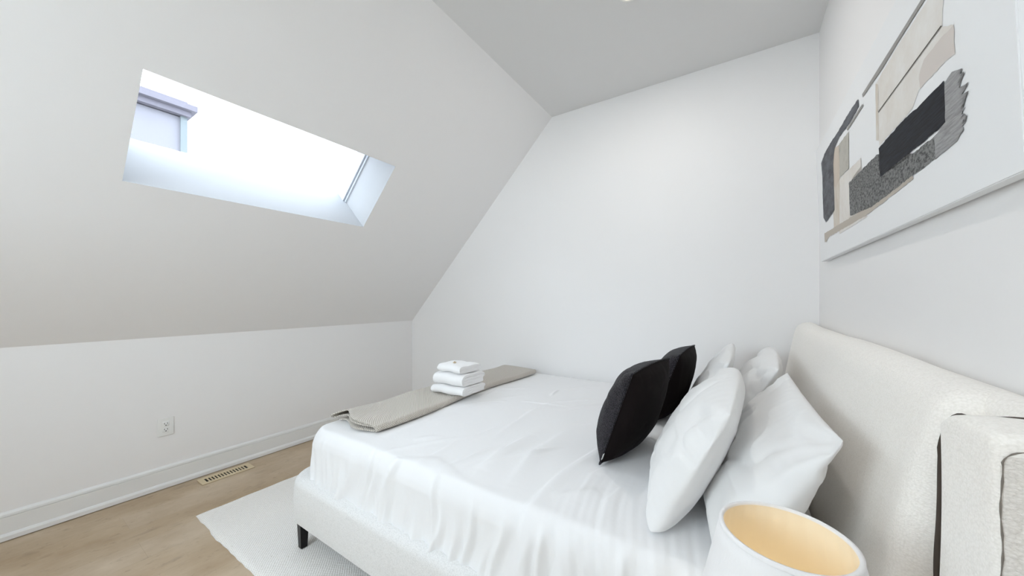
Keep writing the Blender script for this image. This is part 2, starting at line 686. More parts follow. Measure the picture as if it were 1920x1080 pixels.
struct(poly_hole('wall_slope', [sp(0, YR), sp(0, YB), sp(SLEN, YB), sp(SLEN, YR)],
                 [[sp(S0, a), sp(S0, b), sp(S1, b), sp(S1, a)] for a, b in SKY], M_wall))
# outer roof skin around the shaft (keeps the sky out of the roof space)
struct(poly_hole('ceiling_roof_deck', [sp(-0.9, YR - 0.3, SH), sp(-0.9, YB + 0.3, SH), sp(SLEN + 0.9, YB + 0.3, SH), sp(SLEN + 0.9, YR - 0.3, SH)],
                 [[sp(S0 - .05, a - .05, SH), sp(S0 - .05, b + .05, SH), sp(S1 + .05, b + .05, SH), sp(S1 + .05, a - .05, SH)] for a, b in SKY], M_dark))

# skylight: shaft, frame, pane
NF = 0.335
# frame pieces inside the shaft along the two short sides and top
def sbox(bm, s0, s1, y0, y1, n0, n1, mi=0):
    vs = [bm.verts.new(sp(s, y, n)) for s in (s0, s1) for y in (y0, y1) for n in (n0, n1)]
    for f in ((0, 1, 3, 2), (4, 6, 7, 5), (0, 4, 5, 1), (2, 3, 7, 6), (0, 2, 6, 4), (1, 5, 7, 3)):
        bm.faces.new([vs[k] for k in f]).material_index = mi


M_frame = mat('skylight_frame_grey', (0.62, 0.65, 0.70), 0.4)
M_glass = bpy.data.materials.new('window_glass')
M_glass.use_nodes = True
nt = M_glass.node_tree
nt.nodes.clear()
_o = nt.nodes.new('ShaderNodeOutputMaterial')
_t = nt.nodes.new('ShaderNodeBsdfTransparent')
_t.inputs[0].default_value = (0.95, 0.975, 0.975, 1)
_g = nt.nodes.new('ShaderNodeBsdfGlossy')
_g.inputs['Roughness'].default_value = 0.02
_f = nt.nodes.new('ShaderNodeFresnel')
_f.inputs[0].default_value = 1.45
_m = nt.nodes.new('ShaderNodeMixShader')
_bf = nt.nodes.new('ShaderNodeNewGeometry')
_k = nt.nodes.new('ShaderNodeMath')
_k.operation = 'SUBTRACT'
_k.use_clamp = True
nt.links.new(_f.outputs[0], _k.inputs[0])
nt.links.new(_bf.outputs['Backfacing'], _k.inputs[1])      # the far face of the pane adds no second mirror
nt.links.new(_k.outputs[0], _m.inputs[0])
nt.links.new(_t.outputs[0], _m.inputs[1])
nt.links.new(_g.outputs[0], _m.inputs[2])
nt.links.new(_m.outputs[0], _o.inputs[0])
M_tint = M_glass.copy()
M_tint.name = 'tinted_skylight_glass'
[n for n in M_tint.node_tree.nodes if n.type == 'BSDF_TRANSPARENT'][0].inputs[0].default_value = (0.56, 0.57, 0.58, 1)


def skylight(wname, SY0, SY1):
    W1 = bpy.data.objects.new(wname, None)
    COL.objects.link(W1)
    struct(W1)
    shaft_v, shaft_f = [], []
    e = 0.012
    corners = [(S0, SY0), (S0, SY1), (S1, SY1), (S1, SY0)]
    outer = [(S0 - e, SY0 - e), (S0 - e, SY1 + e), (S1 + e, SY1 + e), (S1 + e, SY0 - e)]
    for (c, n) in ((corners, 0), (corners, SH), (outer, SH), (outer, 0.002)):
        shaft_v += [sp(s, y, n) for s, y in c]
    for a in range(3):
        for i in range(4):
            j = (i + 1) % 4
            shaft_f.append((a * 4 + i, a * 4 + j, a * 4 + 4 + j, a * 4 + 4 + i))
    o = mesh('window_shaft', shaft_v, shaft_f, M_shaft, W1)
    bm = bmesh.new()
    sbox(bm, S0, S1, SY1 - 0.022, SY1 + 0.0, NF + 0.010, SH)
    sbox(bm, S0, S1, SY1 - 0.010, SY1 + 0.0, NF - 0.012, NF + 0.006)
    sbox(bm, S0, S1, SY0, SY0 + 0.022, NF + 0.010, SH)
    sbox(bm, S1 - 0.02, S1, SY0, SY1, NF + 0.010, SH)
    from_bm('window_frame', bm, M_frame, W1)
    bm = bmesh.new()
    sbox(bm, S0, S1, SY0, SY1, SH + 0.004, SH + 0.010)
    from_bm('window_pane', bm, M_tint, W1)
    # portal over the skylight
    pc = P0 + SD * (S0 + S1) / 2 + SN * (SH + 0.02)
    po = area_light('skylight_portal', (pc.x, (SY0 + SY1) / 2, pc.z), (0, 0, 0), S1 - S0, SY1 - SY0, 10, (1, 1, 1))
    zx = SN            # light -Z must point into the room, so local Z = SN
    xx = SD
    yy = zx.cross(xx)
    po.matrix_world = Matrix(((xx.x, yy.x, zx.x, pc.x), (xx.y, yy.y, zx.y, (SY0 + SY1) / 2), (xx.z, yy.z, zx.z, pc.z), (0, 0, 0, 1)))
    po.data.cycles.is_portal = True


skylight('window_1', *SKY[0])
skylight('window_3_added', *SKY[1])  # added skylight out of view, brings more light from the left

# window added behind the camera, out of view, to brighten the slope
W2 = bpy.data.objects.new('window_2_added', None)
COL.objects.link(W2)
struct(W2)
bm = bmesh.new()
for a in ((WX0 - .07, WZ0 - .07, WX1 + .07, WZ0), (WX0 - .07, WZ1, WX1 + .07, WZ1 + .07), (WX0 - .07, WZ0, WX0, WZ1), (WX1, WZ0, WX1 + .07, WZ1), ((WX0 + WX1) / 2 - .03, WZ0, (WX0 + WX1) / 2 + .03, WZ1)):
    box(bm, a[0], YR - 0.10, a[1], a[2], YR + 0.02, a[3])
from_bm('window_frame', bm, M_trim, W2)
bm = bmesh.new()
box(bm, WX0, YR - 0.06, WZ0, WX1, YR - 0.054, WZ1)
from_bm('window_pane', bm, M_glass, W2)


# baseboards: profile swept along a wall
def baseboard(name, p0, p1, inward):
    prof = [(0, 0), (0.026, 0), (0.026, 0.022), (0.020, 0.032), (0.014, 0.035), (0.014, 0.119), (0.010, 0.121), (0.010, 0.124), (0.016, 0.126), (0.014, 0.136), (0.006, 0.145), (0, 0.147)]
    vs = []
    for q in (p0, p1):
        for d, z in prof:
            vs.append((q[0] + inward[0] * d, q[1] + inward[1] * d, z + 0.0045))
    n = len(prof)
    fs = [(i, (i + 1) % n, n + (i + 1) % n, n + i) for i in range(n)] + [tuple(range(n)), tuple(range(2 * n - 1, n - 1, -1))]
    o = mesh(name, vs, fs, M_trim)
    bm = bmesh.new()
    bm.from_mesh(o.data)
    bmesh.ops.recalc_face_normals(bm, faces=bm.faces)
    bm.to_mesh(o.data)
    bm.free()
    struct(o)


baseboard('baseboard_left', (XL, YR), (XL, YB), (1, 0))
baseboard('baseboard_back', (XL, YB), (XR, YB), (0, -1))
baseboard('baseboard_right', (XR, YR), (XR, YB), (-1, 0))

# ------------------------------------------------------------------ ceiling downlights
M_lens = mat('downlight_lens', (1, 0.9, 0.8), 0.5, emit=(1.0, 0.80, 0.62), estr=3)
for k, (x, y) in enumerate(((-0.492, 1.915), (-0.48, -0.6))):  # the second one is added out of view for extra light
    t = thing('downlight', ('round recessed ceiling light glowing warm above the bed' if k == 0 else 'added round ceiling light out of view, brightening the room'), 'ceiling light', (x, y, ZC))
    bm = lathe([(0.045, -0.002), (0.048, -0.006), (0.060, -0.006), (0.064, -0.001), (0.045, -0.0005)], 40)
    from_bm('trim_ring', bm, M_plastic, t, True)
    bm = bmesh.new()
    bmesh.ops.create_circle(bm, cap_ends=True, radius=0.046, segments=40, matrix=Matrix.Translation((0, 0, -0.003)))
    from_bm('lens', bm, M_lens, t)
    dl = bpy.data.lights.new('downlight_lamp', 'AREA')
    dl.shape = 'DISK'
    dl.size = 0.09
    dl.energy = DOWN_W
    dl.color = (1.0, 0.97, 0.94)
    do = bpy.data.objects.new('downlight_lamp', dl)
    COL.objects.link(do)
    do.parent = t
    do.location = (0, 0, -0.010)

# ------------------------------------------------------------------ outside: ground and the neighbouring house seen through the skylight
bm = bmesh.new()
box(bm, -40, -30, -5.2, 30, 30, -5.0)
struct(from_bm('ground', bm, mat('pale_ground', (0.5, 0.5, 0.48), 0.9)))
H = thing('neighbouring_house', 'pale lavender house with layered cornice seen through the skylight', 'building', (-8.0, -2, -5.0))
M_hw = mat('lavender_render', (0.30, 0.29, 0.32), 0.8)
M_hc = mat('mauve_cornice', (0.22, 0.205, 0.24), 0.8)
M_hb = mat('teal_corner_board', (0.24, 0.27, 0.28), 0.8)


def hbox(name, m, *b):
    bm = bmesh.new()
    for q in b:
        box(bm, q[0] + 8, q[1] + 2, q[2] + 5, q[3] + 8, q[4] + 2, q[5] + 5)
    return from_bm(name, bm, m, H)


hbox('wall', M_hw, (-10, -5, -5, -6.0, 1.44, 3.62))
hbox('cornice', M_hc, (-10.1, -5.1, 3.63, -5.92, 1.50, 3.70), (-10.15, -5.15, 3.70, -5.86, 1.55, 3.77), (-10.1, -5.1, 3.77, -5.9, 1.46, 3.80))
hbox('corner_board', M_hb, (-6.05, 1.41, -5, -5.97, 1.475, 3.63))

# ------------------------------------------------------------------ wall outlet and floor register
t = thing('wall_outlet', 'white square duplex power outlet on the knee wall', 'outlet', (XL, 0.70, 0.416))
vs, fs = rbox(0.0005, -0.041, -0.061, 0.0065, 0.041, 0.061, 0.0028, 0.012)
mesh('cover_plate', vs, fs, M_plastic, t, True)
for dz in (0.0195, -0.0195):
    vs, fs = rbox(0.005, -0.0165, dz - 0.0165, 0.0085, 0.0165, dz + 0.0165, 0.0015, 0.008)
    s = mesh('socket', vs, fs, M_plastic, t, True)
    bm = bmesh.new()
    box(bm, 0.0080, -0.0085, dz - 0.001, 0.0088, -0.0060, dz + 0.009)
    box(bm, 0.0080, 0.0060, dz - 0.001, 0.0088, 0.0085, dz + 0.009)
    bmesh.ops.create_cone(bm, cap_ends=True, segments=16, radius1=0.0032, radius2=0.0032, depth=0.0008, matrix=Matrix.Translation((0.0084, 0, dz - 0.008)) @ Matrix.Rotation(PI / 2, 4, 'Y'))
    from_bm('slots', bm, M_slot, s)

t = thing('floor_register', 'beige metal floor vent with a row of dark slots beside the baseboard', 'vent', (-3.163, 1.0, 0.0))
M_reg = mat('beige_metal', (0.66, 0.55, 0.37), 0.45, 0.1)
bm = bmesh.new()
hw, hl = 0.062, 0.155
box(bm, -hw, -hl, 0.0015, -0.032, hl, 0.006, 0.0015)
box(bm, 0.032, -hl, 0.0015, hw, hl, 0.006, 0.0015)
box(bm, -0.034, -hl, 0.0015, 0.034, -0.124, 0.006)
box(bm, -0.034, 0.124, 0.0015, 0.034, hl, 0.006)
for k in range(1, 14):
    y = -0.124 + 0.248 * k / 14
    box(bm, -0.034, y - 0.0042, 0.0015, 0.034, y + 0.0042, 0.0056)
from_bm('grille', bm, M_reg, t)
bm = bmesh.new()
box(bm, -0.05, -0.14, 0.0003, 0.05, 0.14, 0.0012)
from_bm('duct_opening', bm, M_slot, t)

# ------------------------------------------------------------------ rug
RX0, RX1, RY0, RY1 = -2.70, -0.15, 0.705, 2.72
nx, ny = 160, 120
vs, fs = [], []
for j in range(ny + 1):
    for i in range(nx + 1):
        x = RX0 + (RX1 - RX0) * i / nx
        y = RY0 + (RY1 - RY0) * j / ny
        if j == 0:
            y += 0.003 * math.sin(x * 17 + 2 * math.sin(x * 5)) + 0.0012 * math.sin(x * 71 + 1) - 0.010 * math.exp(-((x + 2.3) / 0.2) ** 2)
        if i == 0:
            x += 0.003 * math.sin(y * 31)
        edge = min(i, j, nx - i, ny - j)
        z = 0.010 if edge > 0 else 0.003
        z += 0.001 * math.sin(x * 9) * math.sin(y * 7)
        vs.append((x, y, z))
for j in range(ny):
    for i in range(nx):
        a = j * (nx + 1) + i
        fs.append((a, a + 1, a + nx + 2, a + nx + 1))
rim = [i for i in range(nx + 1)] + [(nx + 1) * j + nx for j in range(1, ny + 1)] + [(nx + 1) * ny + i for i in range(nx - 1, -1, -1)] + [(nx + 1) * j for j in range(ny - 1, 0, -1)]
b0 = len(vs)
for k in rim:
    vs.append((vs[k][0], vs[k][1], 0.0005))
for k in range(len(rim)):
    k2 = (k + 1) % len(rim)
    fs.append((rim[k2], rim[k], b0 + k, b0 + k2))
fs.append(tuple(range(b0 + len(rim) - 1, b0 - 1, -1)))
tag(mesh('area_rug', vs, fs, M_rug, None, True), 'ivory flat woven area rug lying under the bed on the oak floor', 'rug')

# ------------------------------------------------------------------ bed
FY0, FY1, FX0 = 0.875, 2.835, -2.0
BED = thing('upholstered_bed', 'king bed with ivory boucle headboard and white upholstered frame on black legs', 'bed', (-0.9, 1.855, 0))


def bl(v):
    return (v[0] + 0.9, v[1] - 1.855, v[2])


# rail swept round the foot end
def rail_path():
    pts = []
    R = 0.10
    w = 0.085 / 2
    x0, y0, y1 = FX0 + w, FY0 + w, FY1 - w
    for x in np.linspace(0.26, x0 + R, 60):
        pts.append((x, y0, 0, -1))
    for a in np.linspace(0, PI / 2, 12)[1:]:
        pts.append((x0 + R - R * math.sin(a), y0 + R - R * math.cos(a), -math.sin(a), -math.cos(a)))
    for y in np.linspace(y0 + R, y1 - R, 40)[1:]:
        pts.append((x0, y, -1, 0))
    for a in np.linspace(0, PI / 2, 12)[1:]:
        pts.append((x0 + R - R * math.cos(a), y1 - R + R * math.sin(a), -math.cos(a), math.sin(a)))
    for x in np.linspace(x0 + R, 0.26, 60)[1:]:
        pts.append((x, y1, 0, 1))
    return pts


pr = []
wv, z0, z1, rr = 0.0425, 0.150, 0.375, 0.040
for cx_, cz_, a0 in ((wv - 0.02, z0 + 0.02, -90), ):
    pass
def arc(cx_, cz_, r, a0, a1, n=6):
    return [(cx_ + r * math.cos(math.radians(a0 + (a1 - a0) * k / n)), cz_ + r * math.sin(math.radians(a0 + (a1 - a0) * k / n))) for k in range(n + 1)]


pr = arc(wv - 0.015, z0 + 0.015, 0.015, -90, 0, 4) + [(wv + 0.004, 0.22), (wv + 0.006, 0.27), (wv + 0.003, 0.31)] + arc(wv - rr, z1 - rr, rr, 0, 90) + arc(-wv + 0.03, z1 - 0.03, 0.03, 90, 180) + [(-wv, z0)]
vs, fs = [], []
path = rail_path()
npr = len(pr)
for (x, y, ox, oy) in path:
    for d, z in pr:
        vs.append(bl((x + ox * d, y + oy * d, z)))
for a in range(len(path) - 1):
    for k in range(npr):
        k2 = (k + 1) % npr
        fs.append((a * npr + k, a * npr + k2, (a + 1) * npr + k2, (a + 1) * npr + k))
fs.append(tuple(range(npr)))
fs.append(tuple(range(len(path) * npr - 1, (len(path) - 1) * npr - 1, -1)))
mesh('bed_rail', vs, fs, M_rail, BED, True)
bm = bmesh.new()
box(bm, FX0 + 0.09 + 0.9, FY0 + 0.09 - 1.855, 0.19, 0.24 + 0.9, FY1 - 0.09 - 1.855, 0.30)
from_bm('platform', bm, M_dark, BED)
for (x, y) in ((-1.885, 0.915), (-1.885, 2.79), (0.20, 0.93), (0.20, 2.79), (-0.85, 1.855)):
    bm = bmesh.new()
    c = bl((x, y, 0))
    top, bot = 0.021, 0.016
    ztop = 0.151 if x != -0.85 else 0.191
    a = [bm.verts.new((c[0] + sx * bot, c[1] + sy * bot, 0.0115)) for sx, sy in ((-1, -1), (1, -1), (1, 1), (-1, 1))]
    b = [bm.verts.new((c[0] + sx * top, c[1] + sy * top, ztop)) for sx, sy in ((-1, -1), (1, -1), (1, 1), (-1, 1))]
    bm.faces.new(a[::-1])
    bm.faces.new(b)
    for k in range(4):
        bm.faces.new((a[k], a[(k + 1) % 4], b[(k + 1) % 4], b[k]))
    bmesh.ops.bevel(bm, geom=bm.edges[:], offset=0.003, segments=2, affect='EDGES')
    o = from_bm('leg', bm, M_black, BED)
    o['label'] = 'slim black metal leg'

# headboard: back panel, deep front cushion, narrow end bolster
vs, fs = rbox(0.345, 0.728, 0.16, 0.410, 2.80, 1.135, 0.030, 0.03)
HBO = mesh('headboard', [bl(v) for v in vs], fs, M_boucle, BED, True)


def cush(x, y, z):
    # plump front: leans back to the top, rolls in at the near end
    t = max(0.0, min(1.0, (0.40 - x) / 0.12))
    f = 0.243 + 0.060 * max(0, (z - 0.45) / 0.7) ** 1.5
    bulge = 0.018 * math.sin(PI * min(1, max(0, (z - 0.2) / 0.95))) + 0.006 * math.sin(y * 7 + z * 3)
    xx = x + t * (f - bulge - 0.24)
    if y > 2.6:
        xx += 0.0
    zz = z + 0.006 * math.sin(y * 5.1)
    k = max(0.0, 1 - (y - 0.925) / 0.10)
    yy = y + k * (0.014 * math.sin(z * 9.0) * (1 if z < 1.0 else 0.3))
    return (xx, yy, zz)


vs, fs = rbox(0.236, 0.917, 0.30, 0.385, 2.812, 1.143, 0.050, 0.02, cush)
mesh('front_cushion', [bl(v) for v in vs], fs, M_rib, HBO, True)


def bol(x, y, z):
    t = (0.40 - x) / 0.12
    q = max(0.0, (y - 0.806) / 0.090)
    up = max(0.0, (z - 0.90) / 0.22)
    z -= 0.075 * (1 - math.sqrt(max(0.0, 1 - min(1.0, q) ** 2))) * up
    q2 = min(1.0, max(0.0, (y - 0.862) / 0.042))
    x += 0.050 * (1 - math.sqrt(1 - q2 ** 2)) * max(0.0, min(1.0, (0.36 - x) / 0.08))
    return (x + 0.004 * math.sin(z * 8) * t, y, z - 0.008 * max(0, (0.35 - x) / 0.09))


vs, fs = rbox(0.276, 0.722, 0.16, 0.400, 0.904, 1.122, 0.014, 0.012, bol)
eb = mesh('end_bolster', [bl(v) for v in vs], fs, [M_boucle, M_boucle_shaded], HBO, True)
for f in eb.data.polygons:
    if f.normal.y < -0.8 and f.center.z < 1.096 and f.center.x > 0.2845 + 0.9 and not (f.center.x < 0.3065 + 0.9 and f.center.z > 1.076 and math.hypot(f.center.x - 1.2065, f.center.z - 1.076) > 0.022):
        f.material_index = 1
# stitched seam of the bolster on its near face
pts = [(0.2845 + 0.0010 * math.sin(z * 60), z) for z in np.linspace(0.2, 1.076, 90)]
pts += [(0.2845 + 0.022 * (1 - math.cos(a)), 1.076 + 0.022 * math.sin(a)) for a in np.linspace(0, PI / 2, 8)[1:]]
pts += [(x, 1.099 + 0.0008 * math.sin(x * 200)) for x in np.linspace(0.312, 0.385, 12)]
bm = bmesh.new()
prev = None
for k, (x, z) in enumerate(pts):
    a = math.atan2(*(np.array(pts[min(k + 1, len(pts) - 1)]) - np.array(pts[max(k - 1, 0)]))[::-1])
    rad = 0.0009 + 0.0004 * math.sin(k * 1.9)
    ring = []
    for q in range(6):
        th = 2 * PI * q / 6
        n_ = (-math.sin(a) * math.cos(th) * rad, math.cos(a) * math.cos(th) * rad)
        ring.append(bm.verts.new(bl((x + n_[0], 0.7215 + math.sin(th) * rad, z + n_[1]))))
    if prev:
        for q in range(6):
            bm.faces.new((prev[q], prev[(q + 1) % 6], ring[(q + 1) % 6], ring[q]))
    prev = ring
o = from_bm('seam', bm, mat('seam_thread', (0.20, 0.175, 0.15), 0.9), HBO, True)
o['label'] = 'darker stitched seam'

# dark strip standing in for the shade between cushion and bolster
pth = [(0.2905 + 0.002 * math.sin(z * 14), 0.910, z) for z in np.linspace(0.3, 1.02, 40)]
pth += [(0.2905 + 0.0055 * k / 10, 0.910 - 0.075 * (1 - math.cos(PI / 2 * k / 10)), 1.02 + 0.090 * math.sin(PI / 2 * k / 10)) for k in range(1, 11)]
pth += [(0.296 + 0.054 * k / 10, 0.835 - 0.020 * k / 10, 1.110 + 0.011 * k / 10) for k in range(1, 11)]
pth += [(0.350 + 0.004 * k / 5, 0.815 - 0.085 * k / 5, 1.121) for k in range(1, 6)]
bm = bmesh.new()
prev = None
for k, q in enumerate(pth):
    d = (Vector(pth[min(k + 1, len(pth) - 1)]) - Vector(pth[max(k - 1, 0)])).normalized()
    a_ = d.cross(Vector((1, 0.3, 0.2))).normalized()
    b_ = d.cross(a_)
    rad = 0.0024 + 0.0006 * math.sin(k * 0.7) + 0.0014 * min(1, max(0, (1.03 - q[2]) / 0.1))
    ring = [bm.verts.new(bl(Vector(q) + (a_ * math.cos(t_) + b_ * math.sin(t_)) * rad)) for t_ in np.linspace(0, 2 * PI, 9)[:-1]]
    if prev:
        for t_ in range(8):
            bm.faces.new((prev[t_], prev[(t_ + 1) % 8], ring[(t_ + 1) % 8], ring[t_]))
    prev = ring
o = from_bm('join_shade', bm, mat('dark_join_shade', (0.06, 0.045, 0.035), 0.95), HBO, True)
o['label'] = 'dark strip painted as shade in the join of the headboard'

# mattress
vs, fs = rbox(-1.885, 0.985, 0.302, 0.21, 2.725, 0.588, 0.05, 0.05)
tag(mesh('mattress', vs, fs, M_sheet, None, True), 'white king mattress inside the bed frame under the duvet', 'mattress')

# ------------------------------------------------------------------ duvet (draped and relaxed)
ZT = 0.618
TX0, TX1, TY0, TY1 = -1.80, 0.17, 1.04, 2.70      # flat top before the rounding
HD = 0.345                                            # length over the side


STROKES = [
    ([(-0.85, 1.12), (-0.86, 1.30), (-0.84, 1.50)], 0.020, 0.013, 0.045),
    ([(-1.10, 1.00), (-1.09, 1.25), (-1.02, 1.58)], 0.010, 0.004, 0.018),
    ([(-0.98, 1.36), (-1.02, 1.80), (-0.98, 2.10)], 0.012, 0.004, 0.022),
    ([(-0.70, 1.10), (-0.74, 1.34), (-0.72, 1.65)], 0.018, 0.007, 0.04),
    ([(-1.20, 1.02), (-1.05, 1.10), (-0.85, 1.04)], 0.02, 0.006, 0.04),
    ([(-0.45, 1.12), (-0.46, 1.30), (-0.42, 1.42)], 0.012, 0.007, 0.03),
    ([(-0.33, 1.02), (-0.36, 1.18), (-0.33, 1.30)], 0.012, 0.006, 0.02),
]


def duvet():
    hx = TX1 - TX0 + HD
    nx = int(hx / 0.0115)
    wy = TY1 - TY0 + 2 * HD
    ny = int(wy / 0.0115)
    X, Y = np.meshgrid(np.linspace(TX0 - HD, TX1, nx), np.linspace(TY0 - HD, TY1 + HD, ny))
    Rc = 0.06
    qx = np.clip(X, TX0 + Rc, None)
    qy = np.clip(Y, TY0 + Rc, TY1 - Rc)
    dx, dy = X - qx, Y - qy
    l = np.sqrt(dx ** 2 + dy ** 2) + 1e-9
    ux, uy = dx / l, dy / l
    e = np.maximum(l - Rc, 0) * np.maximum(abs(ux), abs(uy))
    onr = np.minimum(l, Rc)
    bx, by = qx + ux * onr, qy + uy * onr
    r = 0.085
    arc_l = r * PI / 2 * 0.85
    th = np.clip(e / r, 0, PI / 2 * 0.85)
    rest = np.maximum(e - arc_l, 0)
    out = r * np.sin(th) + rest * math.cos(PI / 2 * 0.85)
    z = ZT - r * (1 - np.cos(th)) - rest * math.sin(PI / 2 * 0.85)
    P = np.stack([bx + ux * out, by + uy * out, z], -1)
    # feather the flat top: slightly crowned
    crown = 0.012 * np.clip(1 - ((P[..., 0] + 0.9) / 1.1) ** 2, 0, 1) * np.clip(1 - ((P[..., 1] - 1.86) / 0.9) ** 2, 0, 1)
    P[..., 2] += crown
    Nn = gnormals(P)
    P0_ = P.copy()
    side = np.clip(e / 0.2, 0, 1)
    cons = grid_constraints(P, bend=0.12)
    n1 = smoothnoise((ny, nx), (16, 14), 3)
    n2 = smoothnoise((ny, nx), (14, 18), 8)
    n3 = smoothnoise((ny, nx), (4, 5), 12)
    sh = 0.010 + 0.012 * n1 + 0.004 * n3 + side * 0.035
    sv = 0.010 + 0.014 * n2 + side * 0.010
    foot = np.clip((-1.75 - P[..., 0]) / 0.1, 0, 1)
    sv = sv + foot * 0.03
    rs = rests(P, cons, sh, sv)
    rng = np.random.RandomState(5)
    f = smoothnoise((ny, nx), (26, 60), 21) * 0.004 * side + smoothnoise((ny, nx), (20, 26), 22) * 0.003
    P += Nn * np.abs(f)[..., None]
    W = np.ones((ny, nx))
    W[0] = W[-1] = 0
    W[:, 0] = 0
    W[:, -1] = 0
    Q = P.copy()
    for it in range(70):
        vel = (P - Q) * 0.88
        Q = P.copy()
        P = P + vel * W[..., None]
        P[..., 2] -= 0.00045 * W
        relax(P, cons, rs, W)
        relax(P, cons, rs, W)
        d = ((P - P0_) * Nn).sum(-1)
        lo, hi = 0.0, 0.028 + 0.012 * side
        corr = np.clip(d, lo, hi) - d
        P += corr[..., None] * Nn * W[..., None]
        if it % 4 == 0:
            # a touch of smoothing keeps the folds soft
            S = P.copy()
            S[1:-1, 1:-1] = (P[:-2, 1:-1] + P[2:, 1:-1] + P[1:-1, :-2] + P[1:-1, 2:]) / 4
            P = P * 0.86 + S * 0.14
    hem = np.clip((e - (HD - 0.09)) / 0.09, 0, 1)
    hem = (hem * hem * (3 - 2 * hem) * 0.85)[..., None]
    P = P * (1 - hem) + (P0_ + Nn * 0.010) * hem

    def up2(a):
        ny_, nx_ = a.shape[:2]
        o_ = np.zeros((2 * ny_ - 1, 2 * nx_ - 1) + a.shape[2:])
        o_[::2, ::2] = a
        pad = np.concatenate([2 * a[:1] - a[1:2], a, 2 * a[-1:] - a[-2:-1]], 0)
        o_[1::2, ::2] = (9 * (pad[1:-2] + pad[2:-1]) - pad[:-3] - pad[3:]) / 16
        b = o_[:, ::2]
        pad = np.concatenate([2 * b[:, :1] - b[:, 1:2], b, 2 * b[:, -1:] - b[:, -2:-1]], 1)
        o_[:, 1::2] = (9 * (pad[:, 1:-2] + pad[:, 2:-1]) - pad[:, :-3] - pad[:, 3:]) / 16
        return o_
    P, P0_, X, Y, e, side, n3 = [up2(q) for q in (P, P0_, X, Y, e, side, n3)]
    ny, nx = P.shape[:2]
    Nn = gnormals(P)
    # folds: hanging pleats on the sides, strokes over the top
    rng = random.Random(19)
    px, py = P0_[..., 0], P0_[..., 1]
    F = np.zeros((ny, nx))
    near = (Y < 1.86)
    ax_, ay_ = np.maximum(TX0 + 0.06 - X, 0), np.maximum(np.maximum(TY0 + 0.06 - Y, Y - TY1 + 0.06), 0)
    ynear = np.clip((ay_ - ax_) / 0.10 + 0.4, 0, 1)
    xfoot = np.clip((ax_ - ay_) / 0.10 + 0.4, 0, 1)
    xs = TX0 - 0.02
    while xs < TX1:
        w_ = rng.uniform(0.011, 0.026)
        amp = rng.uniform(0.005, 0.018)
        st = rng.uniform(-0.06, 0.10)
        sl = rng.uniform(-0.28, 0.10)
        ln = rng.uniform(0.08, 0.2)
        tt = np.clip((e - st) / ln, 0, 1)
        tt = tt * tt * (3 - 2 * tt)
        cx_ = xs + sl * (e - 0.1) + 0.012 * np.sin(e * 22 + xs * 9)
        g = np.exp(-((X - cx_) / w_) ** 2) - 0.35 * np.exp(-((X - cx_ - 1.9 * w_) / w_) ** 2)
        F += np.where(e > 0, amp * tt * g, 0) * ynear
        xs += rng.uniform(0.025, 0.095)
    ys = TY0 - 0.1
    while ys < TY1 + 0.1:
        w_ = rng.uniform(0.012, 0.03)
        amp = rng.uniform(0.004, 0.012)
        tt = np.clip((-(X - TX0) - rng.uniform(0, 0.1)) / 0.2, 0, 1)
        F += xfoot * amp * tt * np.exp(-((Y - ys - rng.uniform(-.2, .2) * (TX0 - X)) / w_) ** 2)
        ys += rng.uniform(0.04, 0.12)

    # narrow valleys between the pleats
    xs = TX0
    while xs < TX1:
        w_ = rng.uniform(0.005, 0.010)
        amp = rng.uniform(0.003, 0.008)
        st = rng.uniform(-0.05, 0.15)
        sl = rng.uniform(-0.30, 0.12)
        tt = np.clip((e - st) / 0.12, 0, 1)
        cx_ = xs + sl * (e - 0.1) + 0.010 * np.sin(e * 25 + xs * 13)
        F -= ynear * np.where(e > 0, amp * tt * np.exp(-np.abs((X - cx_) / w_) ** 1.3), 0)
        xs += rng.uniform(0.04, 0.14)

    def stroke(pts, w_, amp, w2=None):
        best = np.full((ny, nx), 1e9)
        side_ = np.zeros((ny, nx))
        tb = np.zeros((ny, nx))
        n = len(pts) - 1
        for k in range(n):
            a, b = np.array(pts[k]), np.array(pts[k + 1])
            ab = b - a
            t = np.clip(((px - a[0]) * ab[0] + (py - a[1]) * ab[1]) / (ab @ ab), 0, 1)
            dx_, dy_ = px - a[0] - t * ab[0], py - a[1] - t * ab[1]
            dd = np.hypot(dx_, dy_)
            sd_ = np.sign(ab[0] * dy_ - ab[1] * dx_)
            m_ = dd < best
            best = np.where(m_, dd, best)
            side_ = np.where(m_, sd_, side_)
            tb = np.where(m_, (k + t) / n, tb)
        env = np.sin(np.clip(tb, 0.02, 0.98) * PI) ** 0.6
        wl = np.where(side_ > 0, w_, w2 or w_)
        return amp * env * np.exp(-(best / wl) ** 2) * (Z_top > 0)
    Z_top = (P0_[..., 2] > ZT - 0.07)
    for pts, w_, amp, w2 in STROKES:
        F += stroke(pts, w_, amp, w2)
    # long soft creases running over the top, mostly along the bed
    rs_ = random.Random(4)
    for k in range(46):
        x0_, y0_ = rs_.uniform(-1.7, 0.05), rs_.uniform(1.0, 2.7)
        an = rs_.gauss(0.9, 0.45)
        ln = rs_.uniform(0.12, 0.45)
        w_ = rs_.uniform(0.010, 0.028)
        F += stroke([(x0_, y0_), (x0_ + ln * .5 * math.cos(an), y0_ + ln * .5 * math.sin(an) + rs_.uniform(-.02, .02)), (x0_ + ln * math.cos(an), y0_ + ln * math.sin(an))], w_, rs_.uniform(0.002, 0.0075), w_ * rs_.uniform(0.5, 1.6))
    # finer pleats in the head part
    hm = np.clip((px + 0.55) / 0.1, 0, 1) * np.clip((1.45 - py) / 0.3, 0, 1)
